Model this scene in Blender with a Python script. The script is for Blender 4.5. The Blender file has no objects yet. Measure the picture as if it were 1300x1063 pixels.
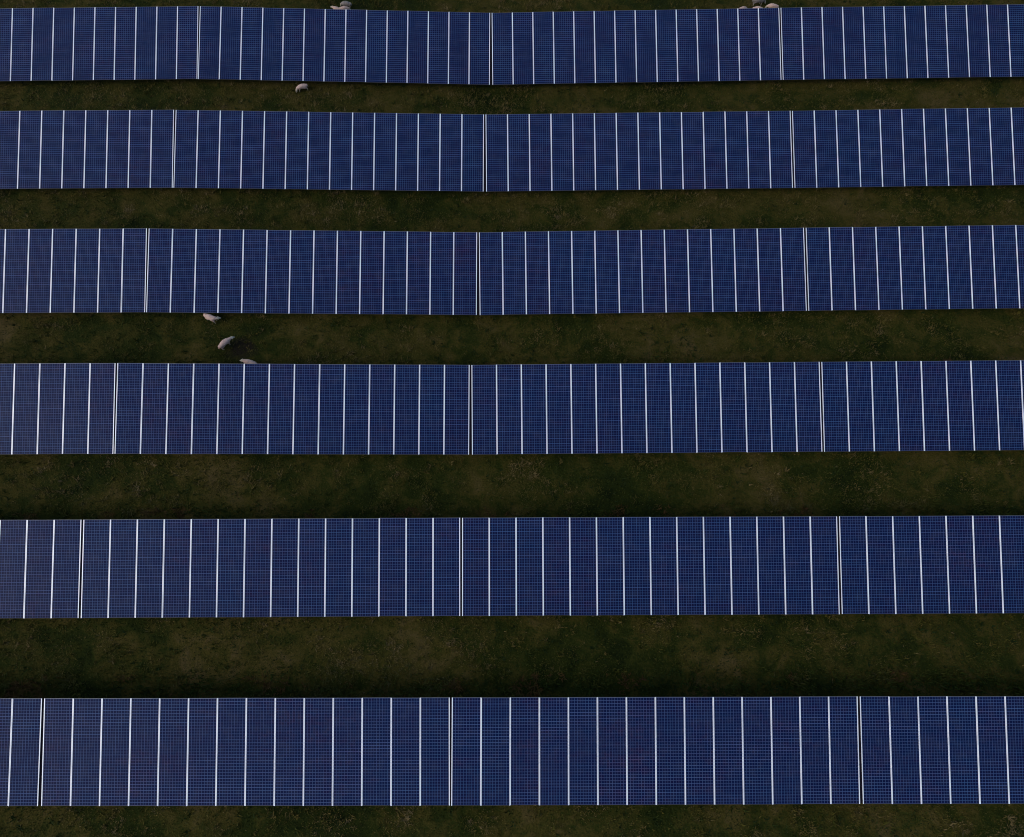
import bpy, bmesh, math, random
import numpy as np
from mathutils import Vector, Matrix

random.seed(7)
rng = np.random.default_rng(11)
R = math.radians
scene = bpy.context.scene
col = scene.collection

# ------------------------------------------------------------------ helpers
def link(o, parent=None):
    col.objects.link(o)
    if parent is not None:
        o.parent = parent
    return o

def tag(o, label=None, cat=None, group=None, kind=None):
    if label: o['label'] = label
    if cat: o['category'] = cat
    if group: o['group'] = group
    if kind: o['kind'] = kind
    return o

class MB:
    """collects boxes and bars into one mesh"""
    def __init__(self):
        self.bm = bmesh.new()
    def box(self, c, s, rot=None, bevel=0.0):
        m = Matrix.Translation(c)
        if rot is not None: m = m @ rot.to_4x4()
        m = m @ Matrix.Diagonal((s[0], s[1], s[2], 1))
        g = bmesh.ops.create_cube(self.bm, size=1.0, matrix=m)
        if bevel:
            es = list({e for v in g['verts'] for e in v.link_edges})
            bmesh.ops.bevel(self.bm, geom=es, offset=bevel, segments=1, affect='EDGES')
        return self
    def bar(self, a, b, w, h=None):
        a, b = Vector(a), Vector(b); d = b - a
        rot = d.to_track_quat('Z', 'X').to_matrix()
        return self.box((a + b) / 2, (w, h or w, d.length), rot)
    def mesh(self, name, mats):
        me = bpy.data.meshes.new(name)
        self.bm.to_mesh(me); self.bm.free()
        for m in mats: me.materials.append(m)
        return me

# ------------------------------------------------------------------ materials
def nodes(name):
    m = bpy.data.materials.new(name); m.use_nodes = True
    nt = m.node_tree; b = nt.nodes['Principled BSDF']
    return m, nt, b

class NT:
    def __init__(self, nt): self.nt = nt
    def n(self, t, **k):
        x = self.nt.nodes.new(t)
        for a, v in k.items(): setattr(x, a, v)
        return x
    def l(self, a, b): self.nt.links.new(a, b)
    def math(self, op, a, b=None, c=None):
        x = self.n('ShaderNodeMath', operation=op)
        for i, v in enumerate((a, b, c)):
            if v is None: continue
            if isinstance(v, (int, float)): x.inputs[i].default_value = v
            else: self.l(v, x.inputs[i])
        return x.outputs[0]
    def mix(self, f, a, b, blend='MIX'):
        x = self.n('ShaderNodeMix', data_type='RGBA', blend_type=blend)
        for s, v in ((x.inputs[0], f), (x.inputs[6], a), (x.inputs[7], b)):
            if isinstance(v, (int, float)): s.default_value = v
            elif isinstance(v, tuple): s.default_value = (*v, 1)
            else: self.l(v, s)
        return x.outputs[2]
    def noise(self, vec, scale, detail=3, rough=.55, dist=0, dim='3D'):
        x = self.n('ShaderNodeTexNoise', noise_dimensions=dim)
        x.inputs['Scale'].default_value = scale; x.inputs['Detail'].default_value = detail
        x.inputs['Roughness'].default_value = rough; x.inputs['Distortion'].default_value = dist
        if vec is not None: self.l(vec, x.inputs['Vector'])
        return x.outputs['Fac']
    def ramp(self, f, stops):
        x = self.n('ShaderNodeValToRGB'); e = x.color_ramp.elements
        while len(e) < len(stops): e.new(.5)
        for k, (p, c) in zip(e, stops):
            k.position = p; k.color = (*c, 1) if isinstance(c, tuple) else (c, c, c, 1)
        self.l(f, x.inputs[0]); return x.outputs[0]
    def mapr(self, f, a, b, c, d):
        x = self.n('ShaderNodeMapRange')
        self.l(f, x.inputs[0])
        for i, v in enumerate((a, b, c, d)): x.inputs[i + 1].default_value = v
        return x.outputs[0]

PITCH = 1.6535            # width of one panel column with its joint
PW = 1.6475               # panel width
FS = 0.039               # bright side frame width
S = 5.914                # panel length up the slope
TILT = R(18)
NX, NY = 10, 36          # cells across and up one column
CW, CH = (PW - 2 * FS) / NX, S / NY

def mat_cells():
    m, nt, b = nodes('photovoltaic_glass'); N = NT(nt)
    tc = N.n('ShaderNodeTexCoord'); sp = N.n('ShaderNodeSeparateXYZ'); N.l(tc.outputs['UV'], sp.inputs[0])
    u, v = sp.outputs[0], sp.outputs[1]          # UV in cells
    oi = N.n('ShaderNodeObjectInfo'); rnd = oi.outputs['Random']
    iu, iv = N.math('FLOOR', u), N.math('FLOOR', v)
    iu2 = N.math('FLOOR', N.math('ADD', u, .5)); iv2 = N.math('FLOOR', N.math('ADD', v, .5))
    du = N.math('ABSOLUTE', N.math('SUBTRACT', u, iu2)); dv = N.math('ABSOLUTE', N.math('SUBTRACT', v, iv2))
    gu = N.mapr(du, .075, .115, 1, 0); gv = N.mapr(dv, .065, .105, 1, 0)
    # every cross line of a column has its own strength, so does each upright one
    w1 = N.n('ShaderNodeTexWhiteNoise', noise_dimensions='2D'); c1 = N.n('ShaderNodeCombineXYZ')
    N.l(iv2, c1.inputs[0]); N.l(N.math('MULTIPLY', rnd, 917.0), c1.inputs[1]); N.l(c1.outputs[0], w1.inputs['Vector'])
    sv = N.mapr(N.math('POWER', w1.outputs['Value'], 3.0), 0, 1, .62, .98)
    w3 = N.n('ShaderNodeTexWhiteNoise', noise_dimensions='2D'); c3 = N.n('ShaderNodeCombineXYZ')
    N.l(iu2, c3.inputs[0]); N.l(N.math('MULTIPLY', rnd, 431.0), c3.inputs[1]); N.l(c3.outputs[0], w3.inputs['Vector'])
    su = N.mapr(w3.outputs['Value'], 0, 1, .42, .66)
    g = N.math('MAXIMUM', N.math('MULTIPLY', gu, su), N.math('MULTIPLY', gv, sv))
    # each cell its own crystal tint
    w2 = N.n('ShaderNodeTexWhiteNoise', noise_dimensions='3D'); c2 = N.n('ShaderNodeCombineXYZ')
    N.l(iu, c2.inputs[0]); N.l(iv, c2.inputs[1]); N.l(N.math('MULTIPLY', rnd, 331.0), c2.inputs[2]); N.l(c2.outputs[0], w2.inputs['Vector'])
    geo = N.n('ShaderNodeNewGeometry')
    big = N.noise(geo.outputs['Position'], .22, 2)
    mp = N.n('ShaderNodeMapping'); mp.inputs['Scale'].default_value = (.5, 2.2, 2.2); N.l(geo.outputs['Position'], mp.inputs['Vector'])
    band = N.noise(mp.outputs[0], .9, 3, .6)
    hue = N.math('ADD', N.math('MULTIPLY', big, .8), N.math('ADD', N.math('MULTIPLY', band, .9), N.math('MULTIPLY', w2.outputs['Value'], .35)))
    hue = N.math('ADD', hue, N.math('MULTIPLY', rnd, .22))
    cell = N.ramp(N.mapr(hue, .75, 1.75, 0, 1), [(0, CELL[0]), (.5, CELL[1]), (1, CELL[2])])
    line = N.ramp(N.mapr(hue, .75, 1.75, 0, 1), [(0, LINE[0]), (.55, LINE[1]), (1, LINE[2])])
    base = N.mix(g, cell, line)
    # thin dust film gathered unevenly
    dust = N.noise(geo.outputs['Position'], 1.7, 5, .65)
    base = N.mix(N.mapr(dust, .45, .85, 0, .05), base, (.30, .29, .30))
    N.l(base, b.inputs['Base Color'])
    b.inputs['Roughness'].default_value = .12
    N.l(N.mapr(dust, .3, .8, .10, .22), b.inputs['Roughness'])
    b.inputs['Specular IOR Level'].default_value = .17
    return m

CELL = [(.0008, .0080, .046), (.0017, .0058, .040), (.0075, .0038, .030)]
LINE = [(.060, .114, .255), (.072, .102, .24), (.112, .086, .20)]

def mat_metal(name, c, rough, metallic, var=.12, bump=.0):
    m, nt, b = nodes(name); N = NT(nt)
    geo = N.n('ShaderNodeNewGeometry')
    f = N.noise(geo.outputs['Position'], 2.6, 4, .6)
    lo = tuple(x * (1 - var) for x in c)
    N.l(N.mix(f, lo, c), b.inputs['Base Color'])
    b.inputs['Roughness'].default_value = rough; b.inputs['Metallic'].default_value = metallic
    return m

M_CELL = mat_cells()
M_FRAME = mat_metal('pale_anodised_aluminium', (.95, .96, 1.0), .42, .3, .02)
M_TRIM = mat_metal('grey_aluminium_trim', (.16, .17, .20), .5, .5)
M_BACK = mat_metal('dark_backsheet', (.03, .03, .035), .6, 0)
M_GAP_DARK = mat_metal('gap_darkening_black', (.012, .010, .016), .85, 0, .3)  # near-black for the added strip that keeps the table gaps dark
M_GAP_DARK.node_tree.nodes['Principled BSDF'].inputs['Specular IOR Level'].default_value = .05
M_STEEL = mat_metal('galvanised_steel', (.34, .35, .36), .55, .6, .3)

def mat_ground():
    m, nt, b = nodes('pasture_soil_and_turf'); N = NT(nt)
    geo = N.n('ShaderNodeNewGeometry'); P = geo.outputs['Position']
    big = N.noise(P, .13, 3, .6, .4); mid = N.noise(P, .75, 5, .65, .5); fine = N.noise(P, 7.0, 5, .7)
    f = N.math('ADD', N.math('MULTIPLY', big, .9), N.math('ADD', N.math('MULTIPLY', mid, .8), N.math('MULTIPLY', fine, .4)))
    c = N.ramp(N.mapr(f, .78, 1.36, 0, 1), [(0, (.005, .010, .001)), (.35, (.020, .027, .003)), (.62, (.056, .046, .008)), (1, (.096, .068, .025))])
    # a poached muddy patch where the sheep tread
    dv = N.n('ShaderNodeVectorMath', operation='DISTANCE'); N.l(P, dv.inputs[0]); dv.inputs[1].default_value = (-18.75, 22.75, .6)
    md = N.mapr(N.math('ADD', dv.outputs['Value'], N.math('MULTIPLY', N.math('SUBTRACT', mid, .5), 2.6)), .5, 1.25, .85, 0)
    c = N.mix(md, c, (.014, .010, .007))
    N.l(c, b.inputs['Base Color']); b.inputs['Roughness'].default_value = .95; b.inputs['Specular IOR Level'].default_value = .1
    bp = N.n('ShaderNodeBump'); bp.inputs['Strength'].default_value = .8; bp.inputs['Distance'].default_value = .12
    N.l(N.math('ADD', fine, N.math('MULTIPLY', mid, 1.5)), bp.inputs['Height']); N.l(bp.outputs[0], b.inputs['Normal'])
    return m

def mat_grass():
    m, nt, b = nodes('grass_blades'); N = NT(nt)
    at = N.n('ShaderNodeAttribute', attribute_name='tint')
    N.l(at.outputs['Color'], b.inputs['Base Color'])
    b.inputs['Roughness'].default_value = .8; b.inputs['Specular IOR Level'].default_value = .15
    return m

def mat_wool(name, a, c):
    m, nt, b = nodes(name); N = NT(nt)
    tc = N.n('ShaderNodeTexCoord'); P = tc.outputs['Object']
    f = N.noise(P, 9, 5, .65); g = N.noise(P, 38, 3, .6)
    N.l(N.mix(N.mapr(f, .3, .7, 0, 1), a, c), b.inputs['Base Color'])
    b.inputs['Roughness'].default_value = .95; b.inputs['Specular IOR Level'].default_value = .1
    bp = N.n('ShaderNodeBump'); bp.inputs['Strength'].default_value = .9; bp.inputs['Distance'].default_value = .03
    N.l(N.math('ADD', f, g), bp.inputs['Height']); N.l(bp.outputs[0], b.inputs['Normal'])
    return m

# ------------------------------------------------------------------ lie of the land, from the tops of the table ends
T = 23.3                 # length of one table with the gap beside it
ROWS = np.array([        # x of the second table's left end, y of the top edge, drift of y, height of the top edge at five table ends
 [-24.532, 51.425, .001, 3.085, 3.331, 2.581, 3.003, 3.333],
 [-24.965, 41.172, .001, 3.212, 3.302, 2.657, 2.942, 3.314],
 [-25.383, 30.848, .001, 3.251, 3.200, 2.513, 2.928, 3.276],
 [-25.784, 20.535, .000, 3.180, 3.212, 2.636, 2.894, 3.074],
 [-26.218, 10.219, -.001, 3.011, 2.890, 2.935, 2.867, 2.911],
 [-26.626, -0.017, -.004, 3.000, 2.656, 3.002, 2.802, 3.002]])
CLEAR = 2.62             # height of the top edge over the turf

def ground_z(x, y):
    x = np.asarray(x, float); y = np.asarray(y, float)
    zr = []
    for r in ROWS:
        k = np.clip((x - r[0]) / T + 1, 0, 4); i = np.minimum(k.astype(int), 3); f = k - i
        zr.append(r[3 + i] * (1 - f) + r[4 + i] * f)
    zr = np.array(zr) - CLEAR
    q = np.clip((ROWS[0, 1] - 2.8 - y) / 10.288, 0, 5); i = np.minimum(q.astype(int), 4); f = q - i; f = f * f * (3 - 2 * f)
    idx = np.arange(zr.shape[1]) if zr.ndim > 1 else 0
    a = np.take_along_axis(zr, i[None], 0)[0]; b = np.take_along_axis(zr, (i + 1)[None], 0)[0]
    z = a * (1 - f) + b * f
    z = z + .035 * np.sin(x * 1.3 + y * .7) * np.sin(y * 1.1 - x * .4) + .02 * np.sin(x * 3.1 + 1.0) * np.sin(y * 2.7)
    return z
def gz1(x, y): return float(ground_z(np.array([x]), np.array([y]))[0])

def axis(a, b, step, far):
    c = list(np.arange(a, b + step / 2, step)); s = step
    lo, hi = [], []
    p = a; t = step
    while p > -far: t *= 1.6; p -= t; lo.append(p)
    p = b; t = step
    while p < far: t *= 1.6; p += t; hi.append(p)
    return np.array(lo[::-1] + c + hi)
xs, ys = axis(-62, 62, .5, 900), axis(-22, 72, .5, 900)
X, Y = np.meshgrid(xs, ys); Z = ground_z(X.ravel(), Y.ravel())
V = np.stack([X.ravel(), Y.ravel(), Z], 1)
nx, ny = len(xs), len(ys)
ii = (np.arange(ny - 1)[:, None] * nx + np.arange(nx - 1)[None]).ravel()
Fq = np.stack([ii, ii + 1, ii + nx + 1, ii + nx], 1)
me = bpy.data.meshes.new('ground'); me.from_pydata(V.tolist(), [], Fq.tolist()); me.materials.append(mat_ground())
me.polygons.foreach_set('use_smooth', [True] * len(me.polygons))
g = link(bpy.data.objects.new('ground', me)); tag(g, kind='structure')

# ------------------------------------------------------------------ grass: one mass of blades between the rows
def fbm(x, y, seed, base):
    r = np.random.default_rng(seed); out = np.zeros_like(x); amp = 1; f = base
    for o in range(4):
        th = r.uniform(0, 6.28); ox, oy = r.uniform(0, 99, 2)
        u = (x * math.cos(th) - y * math.sin(th)) * f + ox; v = (x * math.sin(th) + y * math.cos(th)) * f + oy
        iu, iv = np.floor(u).astype(int), np.floor(v).astype(int); fu, fv = u - iu, v - iv
        fu = fu * fu * (3 - 2 * fu); fv = fv * fv * (3 - 2 * fv)
        tab = r.random((256, 256))
        h = lambda a, b: tab[a % 256, b % 256]
        out += amp * ((h(iu, iv) * (1 - fu) + h(iu + 1, iv) * fu) * (1 - fv) + (h(iu, iv + 1) * (1 - fu) + h(iu + 1, iv + 1) * fu) * fv)
        amp *= .55; f *= 2.1
    return (out / 2.02)

bx, by = [], []
for r in range(-1, 6):
    if r == -1: y0, y1, hw = 50.9, 57.5, 47
    else:
        y1 = ROWS[r, 1] - 5.62 + .9
        y0 = ROWS[r + 1, 1] - .7 if r < 5 else -11.5
        hw = 45.5 - r * 2.6
    n = int((y1 - y0) * 2 * hw * 150)
    bx.append(rng.uniform(-hw, hw, n)); by.append(rng.uniform(y0, y1, n))
bx = np.concatenate(bx); by = np.concatenate(by)
n1 = fbm(bx, by, 3, .16); n2 = fbm(bx, by, 4, .8); n3 = fbm(bx * .7, by * 1.5, 5, 2.2)
# coarser tussocks: several long blades rising from one spot
is_t = (rng.random(len(bx)) < .016 * np.clip(4 * (n3 - .25), 0, 2.5)).nonzero()[0]
tus = np.repeat(is_t, 9)
tx = bx[tus] + rng.normal(0, .06, len(tus)); ty = by[tus] + rng.normal(0, .06, len(tus))
tc_ = np.repeat(rng.normal(-.3, .75, len(is_t)), 9)
n_single = len(bx)
bx = np.concatenate([bx, tx]); by = np.concatenate([by, ty])
n1, n2, n3 = (np.concatenate([q, q[tus]]) for q in (n1, n2, n3))
clump = np.concatenate([np.full(n_single, np.nan), tc_])
mud = np.hypot(bx + 18.75, by - 22.75) + (n3 - .5) * 2 < .75
keep = (rng.random(len(bx)) > .8 * mud) & (rng.random(len(bx)) < np.clip(.25 + 1.3 * (n2 - .2), .1, 1))
bx, by, n1, n2, n3, clump = bx[keep], by[keep], n1[keep], n2[keep], n3[keep], clump[keep]
is_c = ~np.isnan(clump); clump = np.nan_to_num(clump)
n = len(bx)
# rank weeds grow longer, wider and darker close to the tables' upper edges
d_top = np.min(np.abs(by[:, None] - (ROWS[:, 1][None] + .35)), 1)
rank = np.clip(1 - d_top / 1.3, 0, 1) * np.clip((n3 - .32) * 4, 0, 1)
L = rng.uniform(.07, .2, n) * (.6 + .9 * n2) * (1 + 1.5 * rank)
W = rng.uniform(.012, .034, n) * (1 + 1.2 * rank)
L = np.where(is_c, rng.uniform(.18, .40, n) * (1 + .5 * rank), L); W = np.where(is_c, rng.uniform(.02, .045, n), W)
ang = rng.uniform(0, 2 * np.pi, n); lean = rng.uniform(.25, 1.25, n)
dx, dy = np.cos(ang), np.sin(ang); bz = ground_z(bx, by) - .01
tip = np.stack([bx + dx * L * np.sin(lean), by + dy * L * np.sin(lean), bz + L * np.cos(lean)], 1)
b1 = np.stack([bx - dy * W, by + dx * W, bz], 1); b2 = np.stack([bx + dy * W, by - dx * W, bz], 1)
vv = np.stack([b1, b2, tip], 1).reshape(-1, 3).astype(np.float32)
gm = bpy.data.meshes.new('grass'); gm.vertices.add(3 * n); gm.vertices.foreach_set('co', vv.ravel())
gm.loops.add(3 * n); gm.loops.foreach_set('vertex_index', np.arange(3 * n, dtype=np.int32))
gm.polygons.add(n); gm.polygons.foreach_set('loop_start', np.arange(n, dtype=np.int32) * 3)
try: gm.polygons.foreach_set('loop_total', np.full(n, 3, np.int32))
except Exception: pass
gm.update(calc_edges=True)
PAL = np.array([[.008, .019, .002], [.025, .036, .003], [.060, .053, .006], [.098, .074, .021], [.142, .106, .046]])
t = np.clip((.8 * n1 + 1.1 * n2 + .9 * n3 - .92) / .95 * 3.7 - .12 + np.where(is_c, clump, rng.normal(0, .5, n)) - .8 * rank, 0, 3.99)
t = np.where(rng.random(n) < .008, 3.99, t)
k = t.astype(int); f = (t - k)[:, None]; tint = PAL[k] * (1 - f) + PAL[np.minimum(k + 1, 4)] * f
green_band = (np.clip(1 - d_top / 2.2, 0, 1) * np.clip((n2 - .34) * 5, 0, 1))[:, None] * .75  # blades turn darker green towards the tables' upper edges, in patches
tint = tint * (1 - green_band) + np.array([.016, .034, .003]) * rng.uniform(.6, 1.5, n)[:, None] * green_band
rust = (rank > .3) & (fbm(bx, by, 9, .5) > .6); tint[rust] = tint[rust] * .4 + np.array([.085, .036, .014]) * .6
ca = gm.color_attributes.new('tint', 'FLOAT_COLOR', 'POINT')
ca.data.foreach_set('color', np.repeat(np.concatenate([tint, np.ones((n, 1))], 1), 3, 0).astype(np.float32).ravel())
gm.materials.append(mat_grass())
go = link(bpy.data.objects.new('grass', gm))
tag(go, 'rough olive and brown pasture grass growing between the rows', 'grass', kind='stuff')

# ------------------------------------------------------------------ solar tables
ca_, sa_ = math.cos(TILT), math.sin(TILT)
ROTX = Matrix.Rotation(TILT, 3, 'X')
def slope(s, x=0, off=0):         # point at s metres up the slope from the mid line (local frame, z over turf under the top edge)
    return Vector((x, s * ca_ - off * sa_, CLEAR - S / 2 * sa_ + s * sa_ + off * ca_))

def panel_mesh():
    bm = bmesh.new(); uvl = bm.loops.layers.uv.new('cells')
    hw = PW / 2 - .002
    th = .035; eu = (FS - .002) / CW
    a = [(-hw, -S / 2), (hw, -S / 2), (hw, S / 2), (-hw, S / 2)]
    top = [bm.verts.new((x, y, 0)) for x, y in a]; bot = [bm.verts.new((x, y, -th)) for x, y in a]
    f = bm.faces.new(top)
    for lp, uv in zip(f.loops, ((-eu, .001), (NX + eu, .001), (NX + eu, NY - .001), (-eu, NY - .001))): lp[uvl].uv = uv
    f.material_index = 0
    f = bm.faces.new(bot[::-1]); f.material_index = 1
    for i in range(4):
        j = (i + 1) % 4
        f = bm.faces.new((top[i], bot[i], bot[j], top[j])); f.material_index = 1
    me = bpy.data.meshes.new('solar_panel'); bm.to_mesh(me); bm.free()
    me.materials.append(M_CELL); me.materials.append(M_BACK)
    return me
def frame_mesh(s, extra=0.0):
    mb = MB(); mb.box((s * (PW / 2 - FS / 2 + extra / 2), 0, +.003), (FS + extra, S + .05, .014), None, .003)
    return mb.mesh('side_frame', [M_FRAME])
def rail_mesh(s):
    mb = MB(); mb.box((0, s * (S / 2 + .0121), -.0225), (PW - .004, .024, .035))
    return mb.mesh('end_rail', [M_TRIM if s > 0 else M_BACK])

GAP = T - 14 * PITCH
def x_of(i): return -T / 2 + GAP / 2 + (i + .5) * PITCH

def make_table():
    root = link(bpy.data.objects.new('solar_table', None)); root.empty_display_size = .5
    pm = panel_mesh(); fm = [frame_mesh(q) for q in (-1, 1)]; fe = [frame_mesh(q, .018) for q in (-1, 1)]   # the outer panels carry a wider end profile
    tm = [rail_mesh(q) for q in (-1, 1)]
    for i in range(14):
        p = link(bpy.data.objects.new('solar_panel', pm), root)
        p.matrix_basis = Matrix.Translation(slope(0, x_of(i))) @ Matrix.Rotation(TILT, 4, 'X')
        for q in (0, 1):
            link(bpy.data.objects.new('side_frame', (fe if (i, q) in ((0, 0), (13, 1)) else fm)[q]), p)
            link(bpy.data.objects.new('end_rail', tm[q]), p)
    half = T / 2 - GAP / 2
    for s in (-2.5, -.9, .9, 2.5):
        mb = MB(); mb.box(slope(s, 0, -.085), (2 * half - .16, .06, .09), ROTX)
        link(bpy.data.objects.new('purlin', mb.mesh('purlin', [M_STEEL])), root)
    mb = MB(); mb.box(slope(0, T / 2, -.058), (GAP + .05, S - .02, .03), ROTX)  # added strip, no known part: darkens the see-through gap between tables
    link(bpy.data.objects.new('joint_strip', mb.mesh('joint_strip', [M_GAP_DARK])), root)
    for x in (-9.6, -4.8, 0, 4.8, 9.6):
        mb = MB(); mb.bar(slope(-2.7, x, -.19), slope(2.7, x, -.19), .07, .11)
        link(bpy.data.objects.new('rafter', mb.mesh('rafter', [M_STEEL])), root)
        for s in (-1.9, 1.7):
            e = slope(s, x, -.2); mb = MB(); mb.box((x, e.y, (e.z - .5) / 2), (.09, .12, e.z + .5))
            link(bpy.data.objects.new('post', mb.mesh('post', [M_STEEL])), root)
        a = slope(1.7, x, -.2); mb = MB(); mb.bar((x + .09, a.y, .5), slope(-.4, x + .09, -.2), .05)
        link(bpy.data.objects.new('brace', mb.mesh('brace', [M_STEEL])), root)
    return root

def copy_tree(o, parent=None):
    c = o.copy(); link(c, parent)
    for ch in list(o.children): copy_tree(ch, c)
    return c

ROWN = ['top row', 'second row from the top', 'third row from the top', 'fourth row from the top', 'fifth row from the top', 'bottom row']
COLN = ['leftmost solar table of the %s, cut by the left edge', 'second solar table from the left in the %s',
        'third solar table from the left in the %s', 'rightmost solar table of the %s, cut by the right edge']
proto = make_table(); first = True
tables = []
for r, row in enumerate(ROWS):
    for k in range(4):
        o = proto if first else copy_tree(proto); first = False
        tables.append(o)
        x0 = row[0] + (k - 1) * T; x1 = x0 + T
        z0, z1 = row[3 + k], row[4 + k]
        ya = row[1] + row[2] * (k - 1) * T; yb = ya + row[2] * T
        xa = Vector((T, yb - ya, z1 - z0)).normalized()
        ya_ = Vector((0, 0, 1)).cross(xa).normalized(); za = xa.cross(ya_)
        rot = Matrix((xa, ya_, za)).transposed().to_4x4()
        topmid = Vector(((x0 + x1) / 2, (ya + yb) / 2, (z0 + z1) / 2))
        o.matrix_basis = Matrix.Translation(topmid - rot.to_3x3() @ slope(S / 2, 0)) @ rot
        tag(o, COLN[k] % ROWN[r], 'solar array', 'solar tables standing in six rows on the pasture')
rj = random.Random(5)
for o in tables:                 # panels never sit perfectly flush
    for p in o.children:
        if p.name.startswith('solar_panel'):
            p.matrix_basis = p.matrix_basis @ Matrix.Rotation(R(rj.gauss(0, .12)), 4, 'Y') @ Matrix.Rotation(R(rj.gauss(0, .06)), 4, 'X') @ Matrix.Translation((rj.gauss(0, .0008), rj.gauss(0, .006), rj.gauss(0, .002)))

# ------------------------------------------------------------------ sheep
M_WOOL = mat_wool('cream_wool', (.48, .335, .275), (.70, .505, .42))
M_FACE = mat_wool('pale_face_and_legs', (.42, .37, .28), (.56, .49, .38))
M_WOOL2 = mat_wool('grey_wool', (.17, .15, .14), (.30, .27, .25))

def sheep(name, pose, turn, wool, seed):
    """one continuous skin: spine, neck, head, ears, tail and four jointed legs. x = forward"""
    rs = random.Random(seed)
    vs, es, rad = [], [], []
    def v(p, r, link_to=None):
        vs.append(p); rad.append(r if isinstance(r, tuple) else (r, r))
        if link_to is not None: es.append((link_to, len(vs) - 1))
        return len(vs) - 1
    ct, st = math.cos(turn), math.sin(turn)
    pel = v((-.34, 0, .60), (.205, .20))
    lum = v((-.12, 0, .60), (.235, .235), pel)
    tho = v((.12, 0, .59), (.225, .235), lum)
    sho = v((.30, 0, .60), (.175, .195), tho)
    rump = v((-.50, 0, .585), (.12, .12), pel)
    tail = v((-.565, 0, .50), .045, rump); v((-.575, 0, .36), .03, tail)
    if pose == 'graze':
        pts = [((.43, .52), (.125, .13)), ((.53, .37), (.092, .1)), ((.60, .24), (.075, .082)), ((.64, .12), (.048, .05)), ((.655, .06), (.034, .034))]
    elif pose == 'low':
        pts = [((.44, .62), (.12, .13)), ((.56, .58), (.092, .10)), ((.66, .56), (.078, .086)), ((.78, .48), (.050, .054)), ((.83, .45), (.036, .036))]
    else:
        pts = [((.42, .70), (.12, .13)), ((.51, .83), (.092, .10)), ((.58, .92), (.078, .084)), ((.70, .86), (.05, .054)), ((.755, .83), (.036, .036))]
    last = sho; hid = None
    for n_, ((px, pz), r) in enumerate(pts):
        fx = px - .32
        last = v((.32 + fx * ct, fx * st, pz), r, last)
        if n_ == 2: hid = last
    hp = Vector(vs[hid])
    for s in (-1, 1):                       # ears reach sideways from the poll
        side = Vector((-st * s, ct * s, 0))
        a = v(tuple(hp + side * .085 + Vector((-.02 * ct, -.02 * st, .045))), (.026, .016), hid)
        v(tuple(hp + side * .165 + Vector((-.035 * ct, -.035 * st, .04))), (.014, .008), a)
    for s in (-1, 1):
        st1 = rs.uniform(-.07, .07); st2 = rs.uniform(-.07, .07)
        a = v((.25, s * .10, .42), (.085, .085), sho); a = v((.25 + st1 * .5, s * .115, .25), (.042, .04), a)
        a = v((.25 + st1, s * .115, .06), (.028, .028), a); v((.275 + st1, s * .115, .015), (.034, .026), a)
        b = v((-.36, s * .11, .42), (.105, .095), pel); b = v((-.43 + st2, s * .12, .25), (.045, .042), b)
        b = v((-.40 + st2, s * .12, .07), (.03, .028), b); v((-.37 + st2, s * .12, .015), (.035, .026), b)
    bm = bmesh.new(); sk = bm.verts.layers.skin.verify()
    bvs = [bm.verts.new(p) for p in vs]
    for q, r in zip(bvs, rad): q[sk].radius = r
    bvs[0][sk].use_root = True
    for a, b in es: bm.edges.new((bvs[a], bvs[b]))
    me = bpy.data.meshes.new('sheep_skeleton'); bm.to_mesh(me); bm.free()
    tmp = link(bpy.data.objects.new('sheep_skeleton', me))
    tmp.modifiers.new('skin', 'SKIN'); sub = tmp.modifiers.new('sub', 'SUBSURF'); sub.levels = 3; sub.render_levels = 3
    dg = bpy.context.evaluated_depsgraph_get(); dg.update()
    out = bpy.data.meshes.new_from_object(tmp.evaluated_get(dg))
    bpy.data.objects.remove(tmp); bpy.data.meshes.remove(me)
    out.name = name
    n = len(out.vertices); co = np.zeros(n * 3, np.float32); out.vertices.foreach_get('co', co); co = co.reshape(-1, 3)
    nor = np.array([tuple(q.normal) for q in out.vertices])
    hx = (co[:, 0] - .32) * ct + co[:, 1] * st
    face = (hx > .20) | (co[:, 2] < .30)
    wob = fbm(co[:, 0] * 7 + seed, co[:, 1] * 7 + co[:, 2] * 9, seed, 1.2) - .5
    co = co + nor * (wob * .07 * np.where(face, .1, 1))[:, None]
    out.vertices.foreach_set('co', co.astype(np.float32).ravel())
    out.materials.clear(); out.materials.append(wool); out.materials.append(M_FACE)
    for p in out.polygons:
        p.use_smooth = True
        p.material_index = 1 if sum(face[i] for i in p.vertices) > len(p.vertices) / 2 else 0
    return link(bpy.data.objects.new('sheep', out))

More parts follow.
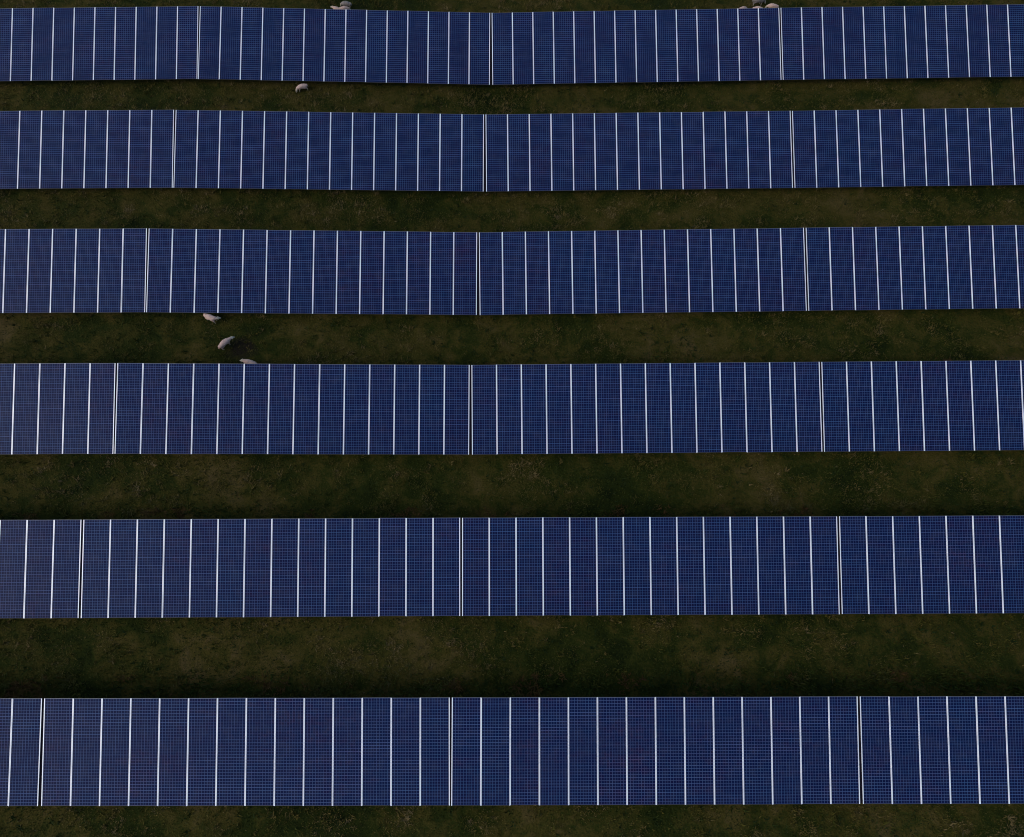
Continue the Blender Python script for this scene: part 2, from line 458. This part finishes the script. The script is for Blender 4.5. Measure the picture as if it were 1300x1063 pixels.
SHEEP = [   # x, y, heading in degrees, pose, head turn, wool, size, label
 (-20.98, 24.98, -24, 'low', R(38), M_WOOL, .94, 'cream sheep close below the third row, its rear against the lower panel edge'),
 (-19.74, 23.03, 45, 'low', R(-12), M_WOOL, .95, 'cream sheep standing in the open middle of the grass strip, walking up to the right'),
 (-17.80, 21.50, 161, 'low', R(6), M_WOOL, .95, 'pale sheep half hidden behind the top edge of the fourth row, facing left'),
 (-16.42, 45.52, 196, 'graze', R(18), M_WOOL, .85, 'sheep grazing head down just below the lower edge of the top row'),
 (-13.50, 54.36, 172, 'graze', R(-10), M_WOOL2, .85, 'grey sheep with shaded flank standing behind a paler sheep at the top row'),
 (-13.62, 53.78, 10, 'graze', R(12), M_WOOL, .85, 'pinkish cream sheep in front of the grey sheep, behind the top row'),
 (-14.22, 53.75, 150, 'low', R(0), M_WOOL, .8, 'sheep showing only a sliver of back, left of the pinkish and grey pair'),
 (19.90, 53.68, 20, 'graze', R(0), M_WOOL, .85, 'sheep with just its rounded back above the top row, leftmost of the right-hand flock'),
 (21.20, 53.70, 165, 'graze', R(10), M_WOOL, .85, 'sheep with narrow pale back above the top row, between two others of the right-hand flock'),
 (22.45, 53.95, 170, 'graze', R(-8), M_WOOL, .86, 'cream sheep in fuller view behind the top row, nearest the double panel joint'),
 (21.40, 54.62, 5, 'graze', R(0), M_WOOL2, .98, 'greyish sheep cut off by the top edge of the picture'),
]
for i, (x, y, hd, pose, turn, wool, sc, lab) in enumerate(SHEEP):
    o = sheep('sheep', pose, turn, wool, 20 + i)
    o.location = (x, y, gz1(x, y) - .01); o.rotation_euler = (0, 0, R(hd)); o.scale = (sc, sc, sc)
    tag(o, lab, 'sheep', 'sheep grazing between the rows')

# ------------------------------------------------------------------ light
SUN_EL, SUN_AZ = R(36), R(250)      # azimuth clockwise from +y
w = bpy.data.worlds.new('World'); scene.world = w; w.use_nodes = True
nt = w.node_tree; bg = nt.nodes['Background']
sky = nt.nodes.new('ShaderNodeTexSky'); sky.sky_type = 'NISHITA'; sky.sun_disc = False
sky.sun_elevation = SUN_EL; sky.sun_rotation = SUN_AZ; sky.altitude = 100; sky.air_density = 1.0; sky.dust_density = 2.0; sky.ozone_density = 1.0
nt.links.new(sky.outputs[0], bg.inputs[0]); bg.inputs[1].default_value = .15
sd = bpy.data.lights.new('sun', 'SUN'); sd.energy = .6; sd.angle = R(14); sd.color = (1, .93, .84)
so = link(bpy.data.objects.new('sun', sd))
d = Vector((math.sin(SUN_AZ) * math.cos(SUN_EL), math.cos(SUN_AZ) * math.cos(SUN_EL), math.sin(SUN_EL)))
so.rotation_euler = d.to_track_quat('Z', 'Y').to_euler(); so.location = d * 80

# ------------------------------------------------------------------ camera
cd = bpy.data.cameras.new('camera'); cd.sensor_width = 36; cd.lens = 36 * 1011 / 1300; cd.shift_y = -44.5 / 1300
cd.clip_end = 3000
cam = link(bpy.data.objects.new('camera', cd)); cam.location = (0, 0, 51.66965)
cam.matrix_world = Matrix.Translation((0, 0, 51.66965)) @ Matrix.Rotation(R(-.81466641), 4, 'Z') @ Matrix.Rotation(R(21.40190157), 4, 'X') @ Matrix.Rotation(R(.49426533), 4, 'Z')
scene.camera = cam

vs_ = scene.view_settings
vs_.view_transform = 'Standard'; vs_.look = 'None'; vs_.gamma = 1; vs_.use_curve_mapping = False
vs_.exposure = .08
scene.cycles.filter_width = 1.0
